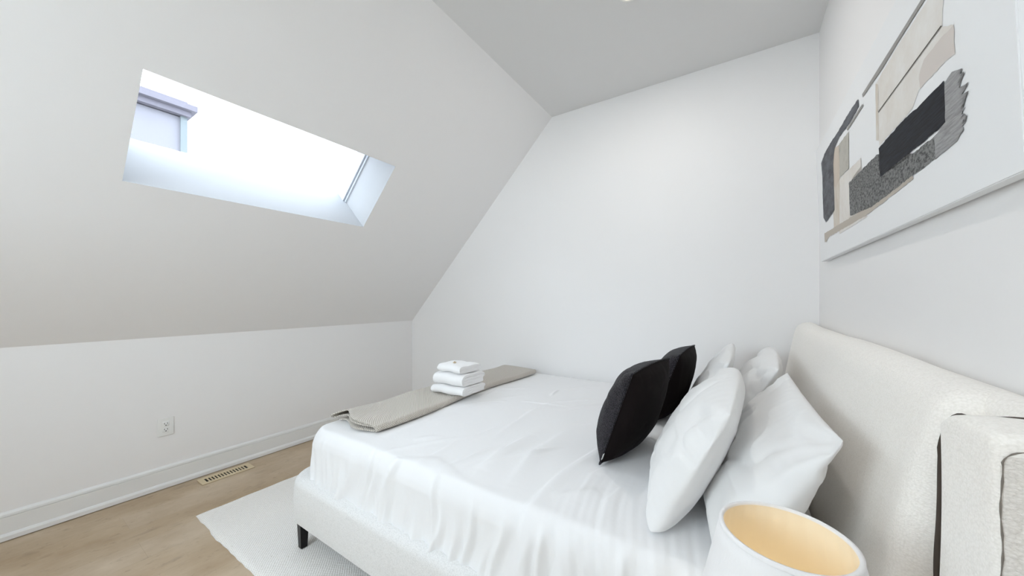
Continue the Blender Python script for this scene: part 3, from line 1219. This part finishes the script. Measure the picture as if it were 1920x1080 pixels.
    F += hm * (0.0008 * np.sin(px * 95 + 9 * n3 + 3 * np.sin(py * 5 + px * 3)) + 0.0008 * np.sin(px * 210 + 14 * n3))
    hem = np.clip((e - (HD - 0.075)) / 0.075, 0, 1)
    F *= 1 - 0.8 * hem * hem * (3 - 2 * hem)
    P += Nn * F[..., None]
    P[..., 1] = np.clip(P[..., 1], 0.893, 2.822)
    # the turned-back edge across the bed
    xl = -0.60 + 0.10 * (P[..., 1] - 0.93) + 0.012 * np.sin(P[..., 1] * 9)
    s = np.clip((P[..., 0] - xl) / 0.02, 0, 1)
    s = s * s * (3 - 2 * s)
    lip = np.exp(-((P[..., 0] - xl - 0.03) / 0.022) ** 2)
    P += Nn * ((0.006 * s + 0.005 * lip) * np.clip(1 - side * 0.3, 0, 1))[..., None]
    return P


def grid_mesh(name, P, m, parent=None, sub=1, solid=0.0):
    ny, nx = P.shape[:2]
    vs = [tuple(q) for q in P.reshape(-1, 3)]
    fs = [(j * nx + i, j * nx + i + 1, (j + 1) * nx + i + 1, (j + 1) * nx + i) for j in range(ny - 1) for i in range(nx - 1)]
    o = mesh(name, vs, fs, m, parent, True)
    if solid:
        md = o.modifiers.new('solid', 'SOLIDIFY')
        md.thickness = solid
        md.offset = -1
    if sub:
        md = o.modifiers.new('subsurf', 'SUBSURF')
        md.levels = md.render_levels = sub
    return o


DP = duvet()
tag(grid_mesh('duvet', DP, M_duvet, None, 0, 0.004), 'rumpled white cotton duvet spread over the bed and tucked into the frame', 'duvet')

# ------------------------------------------------------------------ folded throw across the foot of the bed
def throw():
    prof = []
    # cross-section along X (at zero height offset): under layer, roll at the head side, upper layer, roll back
    W_ = 0.345

    def lay(x0, x1, z0, z1, n):
        return [(x0 + (x1 - x0) * k / n, z0 + (z1 - z0) * k / n) for k in range(n + 1)]
    prof += lay(0.02, W_ - 0.014, 0.004, 0.004, 18)
    prof += [(W_ - 0.014 + 0.011 * math.sin(a), 0.015 - 0.011 * math.cos(a)) for a in np.linspace(0, PI, 9)[1:]]
    prof += lay(W_ - 0.014, 0.16, 0.026, 0.022, 10)[1:]
    prof += lay(0.16, 0.012, 0.022, 0.022, 8)[1:]
    prof += [(0.012 - 0.009 * math.sin(a), 0.031 - 0.009 * math.cos(a)) for a in np.linspace(0, PI, 7)[1:]]
    prof += lay(0.012, 0.16, 0.040, 0.036, 8)[1:]
    prof += lay(0.16, W_ - 0.008, 0.036, 0.033, 10)[1:]
    prof += [(W_ - 0.008 + 0.016 * math.sin(a), 0.018 + 0.017 * math.cos(a)) for a in np.linspace(0, PI * 0.85, 9)[1:]]
    ny = 90
    vs, fs, uvs = [], [], []
    L_ = [0]
    for a, b in zip(prof, prof[1:]):
        L_.append(L_[-1] + math.dist(a, b))
    Y0, Y1 = 1.075, 2.70
    for j in range(ny + 1):
        t = j / ny
        y = Y0 + (Y1 - Y0) * t
        xo = -1.865 + 0.010 * math.sin(t * 9) - 0.02 * t
        for k, (x, z) in enumerate(prof):
            # near end opens up: layers lift and skew
            op = max(0, 1 - t / 0.10)
            lay_h = z / 0.04
            zz = z + op ** 2 * 0.020 * lay_h * math.sin(PI * min(1, max(0, x / 0.34))) ** 2 + op * 0.016 * lay_h * math.exp(-((x - 0.10) / 0.05) ** 2)
            yy = y + op * (0.02 * math.sin(x * 22) - 0.035 * (x < 0.12) * (1 - x / 0.12) * lay_h) - 0.02 * op * x / 0.34
            wid = 1.0 + 0.04 * math.sin(t * 6 + 1) + 0.04 * t
            zz += 0.003 * math.sin(t * 25 + x * 10) * lay_h
            ex = max(0, 0.06 - x * wid) / 0.06
            zz -= 0.012 * ex * ex
            vs.append((xo + x * wid, yy, ZT + 0.011 + zz))
            uvs.append((L_[k], y))
    n = len(prof)
    for j in range(ny):
        for k in range(n - 1):
            fs.append((j * n + k, j * n + k + 1, (j + 1) * n + k + 1, (j + 1) * n + k))
    o = mesh('throw_blanket', vs, fs, M_throw, None, True)
    uv = o.data.uv_layers.new(name='UVMap')
    for lp in o.data.loops:
        uv.data[lp.index].uv = uvs[lp.vertex_index]
    md = o.modifiers.new('solid', 'SOLIDIFY')
    md.thickness = 0.0055
    md.offset = 0
    return o


tag(throw(), 'folded taupe waffle-weave throw lying across the foot of the bed', 'throw')

# ------------------------------------------------------------------ stack of towels
def towel(cx_, cy_, z0, w, d, h, rot, seed, label, loops=3):
    t = thing('folded_towel', label, 'towel', (cx_, cy_, z0), (0, 0, rot), 'folded towels stacked on the throw')
    rng = random.Random(seed)
    # ribbon section in (y', z): folded back and forth; the round folds face the near (-X) side
    # nested folds: one big soft fold faces the near side, the layers show at the two ends
    lh = h / 4
    b = w / 2 - lh / 2
    R1, R0 = 1.5 * lh, 0.5 * lh
    prof = [(x, 0.5 * lh) for x in np.linspace(b, -w / 2 + R1 + lh / 2, 14)]
    c_ = -w / 2 + R1 + lh / 2
    prof += [(c_ - R1 * math.sin(a), 2 * lh - R1 * math.cos(a)) for a in np.linspace(0, PI, 11)[1:-1]]
    prof += [(x, 3.5 * lh) for x in np.linspace(c_, b, 14)]
    prof += [(b + R0 * math.sin(a), 3 * lh + R0 * math.cos(a)) for a in np.linspace(0, PI, 7)[1:-1]]
    prof += [(x, 2.5 * lh) for x in np.linspace(b, c_, 14)]
    prof += [(c_ - R0 * math.sin(a), 2 * lh + R0 * math.cos(a)) for a in np.linspace(0, PI, 7)[1:-1]]
    prof += [(x, 1.5 * lh) for x in np.linspace(c_, b, 14)]
    # outer wrap: the towel's soft body is a thick ribbon
    ny = 22
    vs, fs = [], []
    for j in range(ny + 1):
        u = -1 + 2 * j / ny
        for (x, z) in prof:
            dz = 0.0025 * math.sin(u * 5 + x * 17 + seed) + 0.0015 * math.sin(x * 60 + seed * 2)
            sag = -0.006 * (abs(u) ** 4) * (z / h) - 0.007 * (abs(2 * x / w) ** 4) * (z / h)
            vs.append((x * (1 + 0.012 * math.sin(u * 3 + seed)), u * d / 2 * (1 + 0.01 * math.sin(x * 40 + z * 200)), max(lh * 0.47, z + dz + sag)))
    m_ = len(prof)
    for j in range(ny):
        for k in range(m_ - 1):
            fs.append((j * m_ + k, j * m_ + k + 1, (j + 1) * m_ + k + 1, (j + 1) * m_ + k))
    o = mesh('towel_cloth', vs, fs, M_towel, t, True)
    md = o.modifiers.new('solid', 'SOLIDIFY')
    md.thickness = lh * 0.84
    md.offset = 0
    bv = o.modifiers.new('bevel', 'BEVEL')
    bv.width = lh * 0.30
    bv.segments = 3
    bv.limit_method = 'ANGLE'
    bv.angle_limit = math.radians(50)
    return t


TZ = ZT + 0.052
TCX, TCY = -1.590, 1.772
towel(TCX, TCY, TZ, 0.25, 0.265, 0.058, PI / 2 + 0.05, 1, 'white folded terry towel at the bottom of the stack of three on the throw', 3)
towel(TCX + 0.005, TCY + 0.0, TZ + 0.060, 0.24, 0.25, 0.078, PI / 2 + 0.02, 2, 'thick white rolled-edge terry towel in the middle of the stack', 3)
towel(TCX + 0.01, TCY - 0.005, TZ + 0.140, 0.20, 0.205, 0.052, PI / 2 - 0.04, 3, 'smallest white folded face towel on top of the towel stack', 2)
# little dried flower bud on top
t = thing('flower_bud', 'tiny brown dried flower bud on top of the towel stack', 'ornament', (TCX + 0.0, TCY - 0.035, TZ + 0.190))
M_bud = mat('dried_bud', (0.35, 0.24, 0.13), 0.8)
bm = bmesh.new()
for k in range(6):
    a = 2 * PI * k / 6
    bmesh.ops.create_icosphere(bm, subdivisions=2, radius=0.006, matrix=Matrix.Translation((0.006 * math.cos(a), 0.006 * math.sin(a), 0.006)) @ Matrix.Rotation(a, 4, 'Z') @ Matrix.Diagonal((1.2, 0.7, 0.8, 1)))
from_bm('petals', bm, mat('dried_petals', (0.62, 0.52, 0.38), 0.8), t, True)
bm = bmesh.new()
bmesh.ops.create_icosphere(bm, subdivisions=2, radius=0.0045, matrix=Matrix.Translation((0, 0, 0.010)))
from_bm('flower_centre', bm, M_bud, t, True)


# ------------------------------------------------------------------ pillows and cushions
def place_pillow(name, label, cat, w, h, T, seed, base, tilt, yaw, roll=0.0, mats=None, m=None, sag=0.25, bend=0.0, group=None, nx=84, ny=52, wr=1.0, arch=0.0, back=1.0, sink=0.0):
    """stands on its long edge: width along Y, height up, thickness along X; base = bottom centre; tilt leans the top to +X"""
    t = thing(name, label, cat, base, (0, 0, yaw), group)
    A, B = pillow_points(w, h, T, seed, nx, ny, sag=sag, wr=wr, back=back)

    def xf(x, y, z):
        # local: x -> Y, y -> up, z -> -X (front sheet faces the foot)
        up = (y + h / 2) * (1 + arch / h * (1 - (2 * x / w) ** 2))
        c, s = math.cos(roll), math.sin(roll)
        yy, uu = x * c - (up - h / 2) * s, x * s + (up - h / 2) * c + h / 2
        off = -z + bend * (uu / h) ** 2 * h
        ct, st = math.cos(tilt), math.sin(tilt)
        return (off * ct + uu * st, yy, uu * ct - off * st)
    cover = pillow_mesh('pillow_cover' if mats is None else 'cushion_cover', A, B, m, t, xf, mats)
    zmin = min(v.co.z for v in cover.data.vertices)
    zmin += sink
    for v in cover.data.vertices:
        z = v.co.z - zmin
        v.co.z = z if z > 0.012 else 0.012 * math.exp((z - 0.012) / 0.012) if z > -0.2 else 0.0
    return t, A, B, xf, zmin


PZ = ZT + 0.020
GP = 'white bed pillows'
place_pillow('bed_pillow', 'large white pillow against the near end of the headboard, behind the lamp', 'pillow', 0.80, 0.455, 0.092, 31, (-0.055, 1.36, PZ), 0.53, 0.02, 0.0, arch=-0.012, back=1.15, sink=0.03, m=M_pillow, sag=0.5, group=GP)
place_pillow('bed_pillow', 'white pillow against the far end of the headboard', 'pillow', 0.76, 0.445, 0.085, 47, (-0.060, 2.22, PZ), 0.50, -0.02, 0.02, arch=0.02, sink=0.03, m=M_pillow, sag=0.25, group=GP)
place_pillow('bed_pillow', 'puffy white front-row pillow right behind the nearer black cushion', 'pillow', 0.76, 0.435, 0.110, 53, (-0.212, 1.41, PZ), 0.46, 0.0, -0.02, arch=0.05, back=0.7, sink=0.04, m=M_pillow, sag=0.25, group=GP)
place_pillow('bed_pillow', 'white front-row pillow behind the farther black cushion', 'pillow', 0.74, 0.44, 0.075, 66, (-0.210, 2.20, PZ), 0.42, 0.0, 0.02, arch=0.02, back=0.7, sink=0.03, m=M_pillow, sag=0.25, group=GP)

GC = 'black throw cushions'


def black_cushion(label, base, tilt, yaw, seed, roll, tagged):
    w, h = 0.43, 0.40
    t, A, B, xf, zmin = place_pillow('throw_cushion', label, 'cushion', w, h, 0.115, seed, base, tilt, yaw, roll, mats=[M_knit, M_velvet], sag=0.1, back=0.7, arch=0.012, group=GC, nx=56, ny=56, wr=0.35)
    # welted seam round the edge
    ring = [A[0, i] for i in range(A.shape[1])] + [A[j, -1] for j in range(1, A.shape[0])] + [A[-1, i] for i in range(A.shape[1] - 2, -1, -1)] + [A[j, 0] for j in range(A.shape[0] - 2, 0, -1)]
    pts = [Vector(xf(*q)) - Vector((0, 0, zmin)) for q in ring]
    bm = bmesh.new()
    rings = []
    n = len(pts)
    for k in range(n):
        d = (pts[(k + 1) % n] - pts[k - 1]).normalized()
        a = d.cross(Vector((1, 0, 0.1))).normalized()
        b = d.cross(a)
        rad = 0.0035 * (1 + 0.12 * math.sin(k * 2.3))
        rings.append([bm.verts.new(pts[k] + (a * math.cos(q) + b * math.sin(q)) * rad) for q in (0, PI / 3, 2 * PI / 3, PI, 4 * PI / 3, 5 * PI / 3)])
    for k in range(n):
        r0, r1 = rings[k], rings[(k + 1) % n]
        for q in range(6):
            bm.faces.new((r0[q], r0[(q + 1) % 6], r1[(q + 1) % 6], r1[q]))
    from_bm('piping', bm, M_knit, t, True)
    # small white care tag near the lower corner on the near edge
    j = 4
    c = Vector(xf(*A[j, 0])) - Vector((0, 0, zmin))
    up = (Vector(xf(*A[j + 3, 0])) - Vector(xf(*A[j, 0]))).normalized()
    bm = bmesh.new()
    vs = []
    for dy in (0.0, -0.011):
        for s_ in (0, 0.026):
            for dx in (0.004, 0.0055):
                vs.append(bm.verts.new(c + up * s_ + Vector((dx, dy - 0.001, 0))))
    for f in ((0, 1, 3, 2), (4, 6, 7, 5), (0, 4, 5, 1), (2, 3, 7, 6), (0, 2, 6, 4), (1, 5, 7, 3)):
        bm.faces.new([vs[q] for q in f])
    o = from_bm('care_tag', bm, M_plastic, t)
    o['label'] = 'small white care tag'
    return t


black_cushion('nearer black knit throw cushion leaning on the front-row pillows', (-0.43, 1.545, PZ + 0.002), 0.34, -0.14, 71, 0.02, True)
black_cushion('farther black knit throw cushion, mostly hidden behind the nearer one', (-0.375, 2.14, PZ), 0.36, -0.06, 77, 0.02, True)

# ------------------------------------------------------------------ painting
PAINT = thing('canvas_painting', 'long white abstract canvas with black, grey and beige shapes above the headboard', 'painting', (0.388, 0.923, 1.4995))
CW, CH, CT = 1.667, 0.624, 0.026
LEAN = math.atan2(0.022, 0.62)


def cv(s, t, off=0.0):
    # s = metres from the far edge towards the camera, t = metres up the face, off = out of the face
    y = (2.59 - 0.923) - s
    x = -math.sin(LEAN) * t - math.cos(LEAN) * off
    z = math.cos(LEAN) * t - math.sin(LEAN) * off
    return (x, y, z)


bm = bmesh.new()
v8 = [bm.verts.new(cv(s, t, o_)) for s in (0, CW) for t in (0, CH) for o_ in (0, -CT)]
for f in ((0, 1, 3, 2), (4, 6, 7, 5), (0, 4, 5, 1), (2, 3, 7, 6), (0, 2, 6, 4), (1, 5, 7, 3)):
    bm.faces.new([v8[q] for q in f])
bmesh.ops.bevel(bm, geom=bm.edges[:], offset=0.002, segments=2, affect='EDGES')
from_bm('canvas', bm, M_canvas, PAINT)
_rb = random.Random(12)
BR = []
_t = 0.262
while _t > 0.130:
    BR.append((_rb.uniform(1.486, 1.502), _t))
    _t -= _rb.uniform(0.0012, 0.003)
    BR.append((_rb.uniform(1.504, 1.532) - 0.35 * abs(_t - 0.205), _t + _rb.uniform(0.0, 0.002)))
    _t -= _rb.uniform(0.0012, 0.004)
ART = [
    ('cream', [(1.465, .459), (1.447, .44), (1.437, .390), (1.267, .392), (1.022, .387), (1.009, .486), (1.179, .495), (1.377, .492), (1.425, .49)]),
    ('cream', [(1.022, .387), (1.267, .392), (1.437, .390), (1.484, .363), (1.418, .327), (1.317, .318), (1.269, .285), (1.014, .283), (1.011, .34)]),
    ('pink', [(1.347, .371), (1.417, .369), (1.484, .363), (1.481, .303), (1.444, .309), (1.316, .312), (1.316, .349)]),
    ('stain', [(1.009, .486), (1.031, .474), (1.014, .299), (0.990, .310)]),
    ('cream', [(.504, .328), (.817, .31), (.818, .282), (.675, .268), (.642, .125), (.868, .085), (.457, .088), (.419, .134), (.463, .2)]),
    ('stain', [(.361, .341), (.504, .328), (.478, .200), (.463, .121), (.419, .132), (.353, .128)]),
    ('tan', [(.133, .139), (.612, .126), (.873, .116), (1.248, .12), (1.254, .107), (.897, .092), (.229, .105), (.178, .09), (.135, .093)]),
    ('beige', [(.394, .495), (.51, .472), (.528, .452), (.504, .328), (.429, .304), (.362, .346)]),
    ('greige', [(.681, .466), (.659, .323), (.504, .328), (.528, .452), (.51, .472)]),
    ('tex', [(.649, .266), (.84, .264), (.999, .262), (1.011, .184), (1.223, .171), (1.381, .17), (1.38, .118), (1.248, .117), (1.066, .11), (.9, .109), (.643, .133)]),
    ('brush', [(1.435, .262), (1.468, .273)] + BR + [(1.475, .124), (1.429, .12), (1.38, .117), (1.379, .17), (1.430, .18)]),
    ('navy', [(1.013, .277), (1.149, .279), (1.26, .279), (1.297, .272), (1.435, .272), (1.432, .179), (1.314, .177), (1.224, .181), (1.015, .182)]),
    ('dark', [(.825, .527), (.83, .497), (.697, .49), (.539, .500), (.453, .489), (.422, .462), (.405, .427), (.385, .211), (.188, .189), (.134, .225), (.142, .35), (.155, .431), (.142, .514), (.235, .534), (.377, .537), (.522, .531), (.686, .534)]),
    ('line', [(1.60, .513), (1.60, .500), (1.365, .5), (1.198, .501), (1.079, .498), (.879, .507), (.876, .52), (1.06, .517), (1.181, .515), (1.348, .513)]),
    ('line', [(.883, .476), (.668, .474), (.658, .484), (.87, .487)]),
    ('thin', [(1.437, .393), (1.439, .390), (1.027, .386), (1.023, .389)]),
]
AM = {
    'cream': paint('cream_wash', (0.70, 0.655, 0.60), (0.78, 0.76, 0.73), (8, 8, 8), 0.3, 0.7),
    'pink': paint('blush_wash', (0.64, 0.585, 0.545)),
    'stain': paint('sand_stain', (0.60, 0.52, 0.43), (0.70, 0.66, 0.60), (30, 30, 10), 0.3, 0.7),
    'tan': paint('tan_stroke', (0.50, 0.45, 0.39)),
    'beige': paint('beige_patch', (0.60, 0.52, 0.44)),
    'greige': paint('greige_patch', (0.48, 0.46, 0.41), (0.36, 0.34, 0.30), (20, 20, 20), 0.25, 0.5),
    'tex': paint('speckled_grey', (0.22, 0.22, 0.215), (0.06, 0.06, 0.06), (90, 90, 140), 0.40, 0.56),
    'brush': paint('dry_brush_grey', (0.36, 0.355, 0.355), (0.24, 0.235, 0.235), (20, 20, 200), 0.35, 0.6),
    'navy': paint('blue_black', (0.016, 0.018, 0.027), (0.004, 0.005, 0.007), (30, 15, 260), 0.40, 0.6),
    'dark': paint('charcoal_stroke', (0.14, 0.145, 0.16), (0.05, 0.05, 0.055), (40, 12, 30), 0.3, 0.62),
    'line': paint('grey_line', (0.33, 0.315, 0.30)),
    'thin': paint('pencil_line', (0.06, 0.055, 0.05)),
}
keys = list(AM)
bm = bmesh.new()
for i, (k, poly) in enumerate(ART):
    # subdivide and roughen the outline so that edges look hand painted
    pts = []
    for a, b in zip(poly, poly[1:] + poly[:1]):
        d = math.dist(a, b)
        n = max(1, int(d / 0.012)) if k not in ('thin', 'line') else 1
        for q in range(n):
            f = q / n
            amp = 0.0016 if k not in ('thin', 'line') else 0
            x = a[0] + (b[0] - a[0]) * f
            y = a[1] + (b[1] - a[1]) * f
            pts.append((x + amp * (hsh(x, y, i) - .5) * 2, y + amp * (hsh(y, x, i + 3) - .5) * 2))
    off = 0.0006 + 0.00012 * i
    try:
        f = bm.faces.new([bm.verts.new(cv(x, y, off)) for x, y in pts])
        f.material_index = keys.index(k)
    except ValueError:
        pass
bmesh.ops.triangulate(bm, faces=bm.faces[:])
o = bpy.data.meshes.new('painted_shapes')
bm.to_mesh(o)
bm.free()
link('painted_shapes', o, [AM[k] for k in keys], PAINT, False)

# ------------------------------------------------------------------ nightstand and lamp in the near corner
NS = thing('nightstand', 'low white nightstand beside the headboard, under the lamp', 'nightstand', (0.065, 0.65, 0))
M_ns = mat('white_lacquer', (0.72, 0.71, 0.69), 0.4)
bm = bmesh.new()
box(bm, -0.19, -0.21, 0.15, 0.19, 0.21, 0.50, 0.006)
from_bm('cabinet_body', bm, M_ns, NS)
for zz in (0.165, 0.330):
    bm = bmesh.new()
    box(bm, -0.206, -0.195, zz, -0.1905, 0.195, zz + 0.155, 0.003)
    d = from_bm('drawer', bm, M_ns, NS)
    bm = bmesh.new()
    bmesh.ops.create_uvsphere(bm, u_segments=16, v_segments=10, radius=0.012, matrix=Matrix.Translation((-0.218, 0, zz + 0.078)))
    from_bm('knob', bm, M_black, d, True)
for sx in (-1, 1):
    for sy in (-1, 1):
        bm = bmesh.new()
        bmesh.ops.create_cone(bm, cap_ends=True, segments=16, radius1=0.010, radius2=0.015, depth=0.15, matrix=Matrix.Translation((sx * 0.15, sy * 0.17, 0.075)))
        from_bm('leg', bm, M_black, NS, True)

LX, LY = 0.060, 0.678
LAMP = thing('table_lamp', 'small white table lamp with a pleated shade glowing warm inside', 'lamp', (LX, LY, 0.50))
M_base = mat('white_ceramic', (0.75, 0.74, 0.72), 0.25)
from_bm('lamp_base', lathe([(0, 0.001), (0.06, 0.001), (0.062, 0.012), (0.03, 0.03), (0.035, 0.06), (0.048, 0.10), (0.045, 0.14), (0.02, 0.18), (0.010, 0.20), (0.010, 0.235), (0, 0.235)], 40), M_base, LAMP, True)
M_shade = mat('white_linen_shade', (0.80, 0.79, 0.79), 0.8, spec=0.15)
_b = bsdf(M_shade)
L(M_shade, bump(M_shade, noise(M_shade, coords(M_shade, scale=(60, 60, 3)), 6, 3), 0.3, 0.002), _b.inputs['Normal'])
M_liner = mat('warm_pleated_liner', (0.84, 0.745, 0.58), 0.75, spec=0.2)
seg = 144
ZB, ZTOP, RB, RT = 0.235, 0.430, 0.128, 0.0845


def shade_surface(dr, pleat, z0, z1, name, m, flip=False, parent=None):
    bm = bmesh.new()
    rings = []
    for j in range(9):
        f = j / 8
        z = z0 + (z1 - z0) * f
        r0 = RB + (RT - RB) * (z - ZB) / (ZTOP - ZB) + dr
        ring = []
        for k in range(seg):
            a = 2 * PI * k / seg
            pl = pleat * (1 - abs(((k % 6) - 3) / 3.0)) if pleat else 0
            ring.append(bm.verts.new(((r0 + pl) * math.cos(a), (r0 + pl) * math.sin(a), z)))
        rings.append(ring)
    for a_, b_ in zip(rings, rings[1:]):
        for k in range(seg):
            bm.faces.new((a_[k], a_[(k + 1) % seg], b_[(k + 1) % seg], b_[k]))
    return from_bm(name, bm, m, parent or LAMP, True)


SHD = shade_surface(0.0, 0.0, ZB, ZTOP, 'lamp_shade', M_shade)
sd = SHD.modifiers.new('solid', 'SOLIDIFY')
sd.thickness = 0.0022
sd.offset = 1
lin = shade_surface(-0.0034, 0.0016, ZB + 0.002, ZTOP - 0.002, 'shade_liner', M_liner, parent=SHD)
lin['label'] = 'warm tan pleated inside of the shade'
from_bm('shade_rim', lathe([(RT - 0.0030, ZTOP - 0.003), (RT - 0.0032, ZTOP + 0.001), (RT, ZTOP + 0.002), (RT + 0.0032, ZTOP + 0.0005), (RT + 0.0034, ZTOP - 0.004)], 96), M_shade, SHD, True)
bm = bmesh.new()
bmesh.ops.create_uvsphere(bm, u_segments=24, v_segments=16, radius=0.028, matrix=Matrix.Translation((0, 0, 0.275)))
from_bm('bulb', bm, mat('warm_bulb', (1, 0.9, 0.7), 0.5, emit=(1.0, 0.80, 0.45), estr=0.75), LAMP, True)
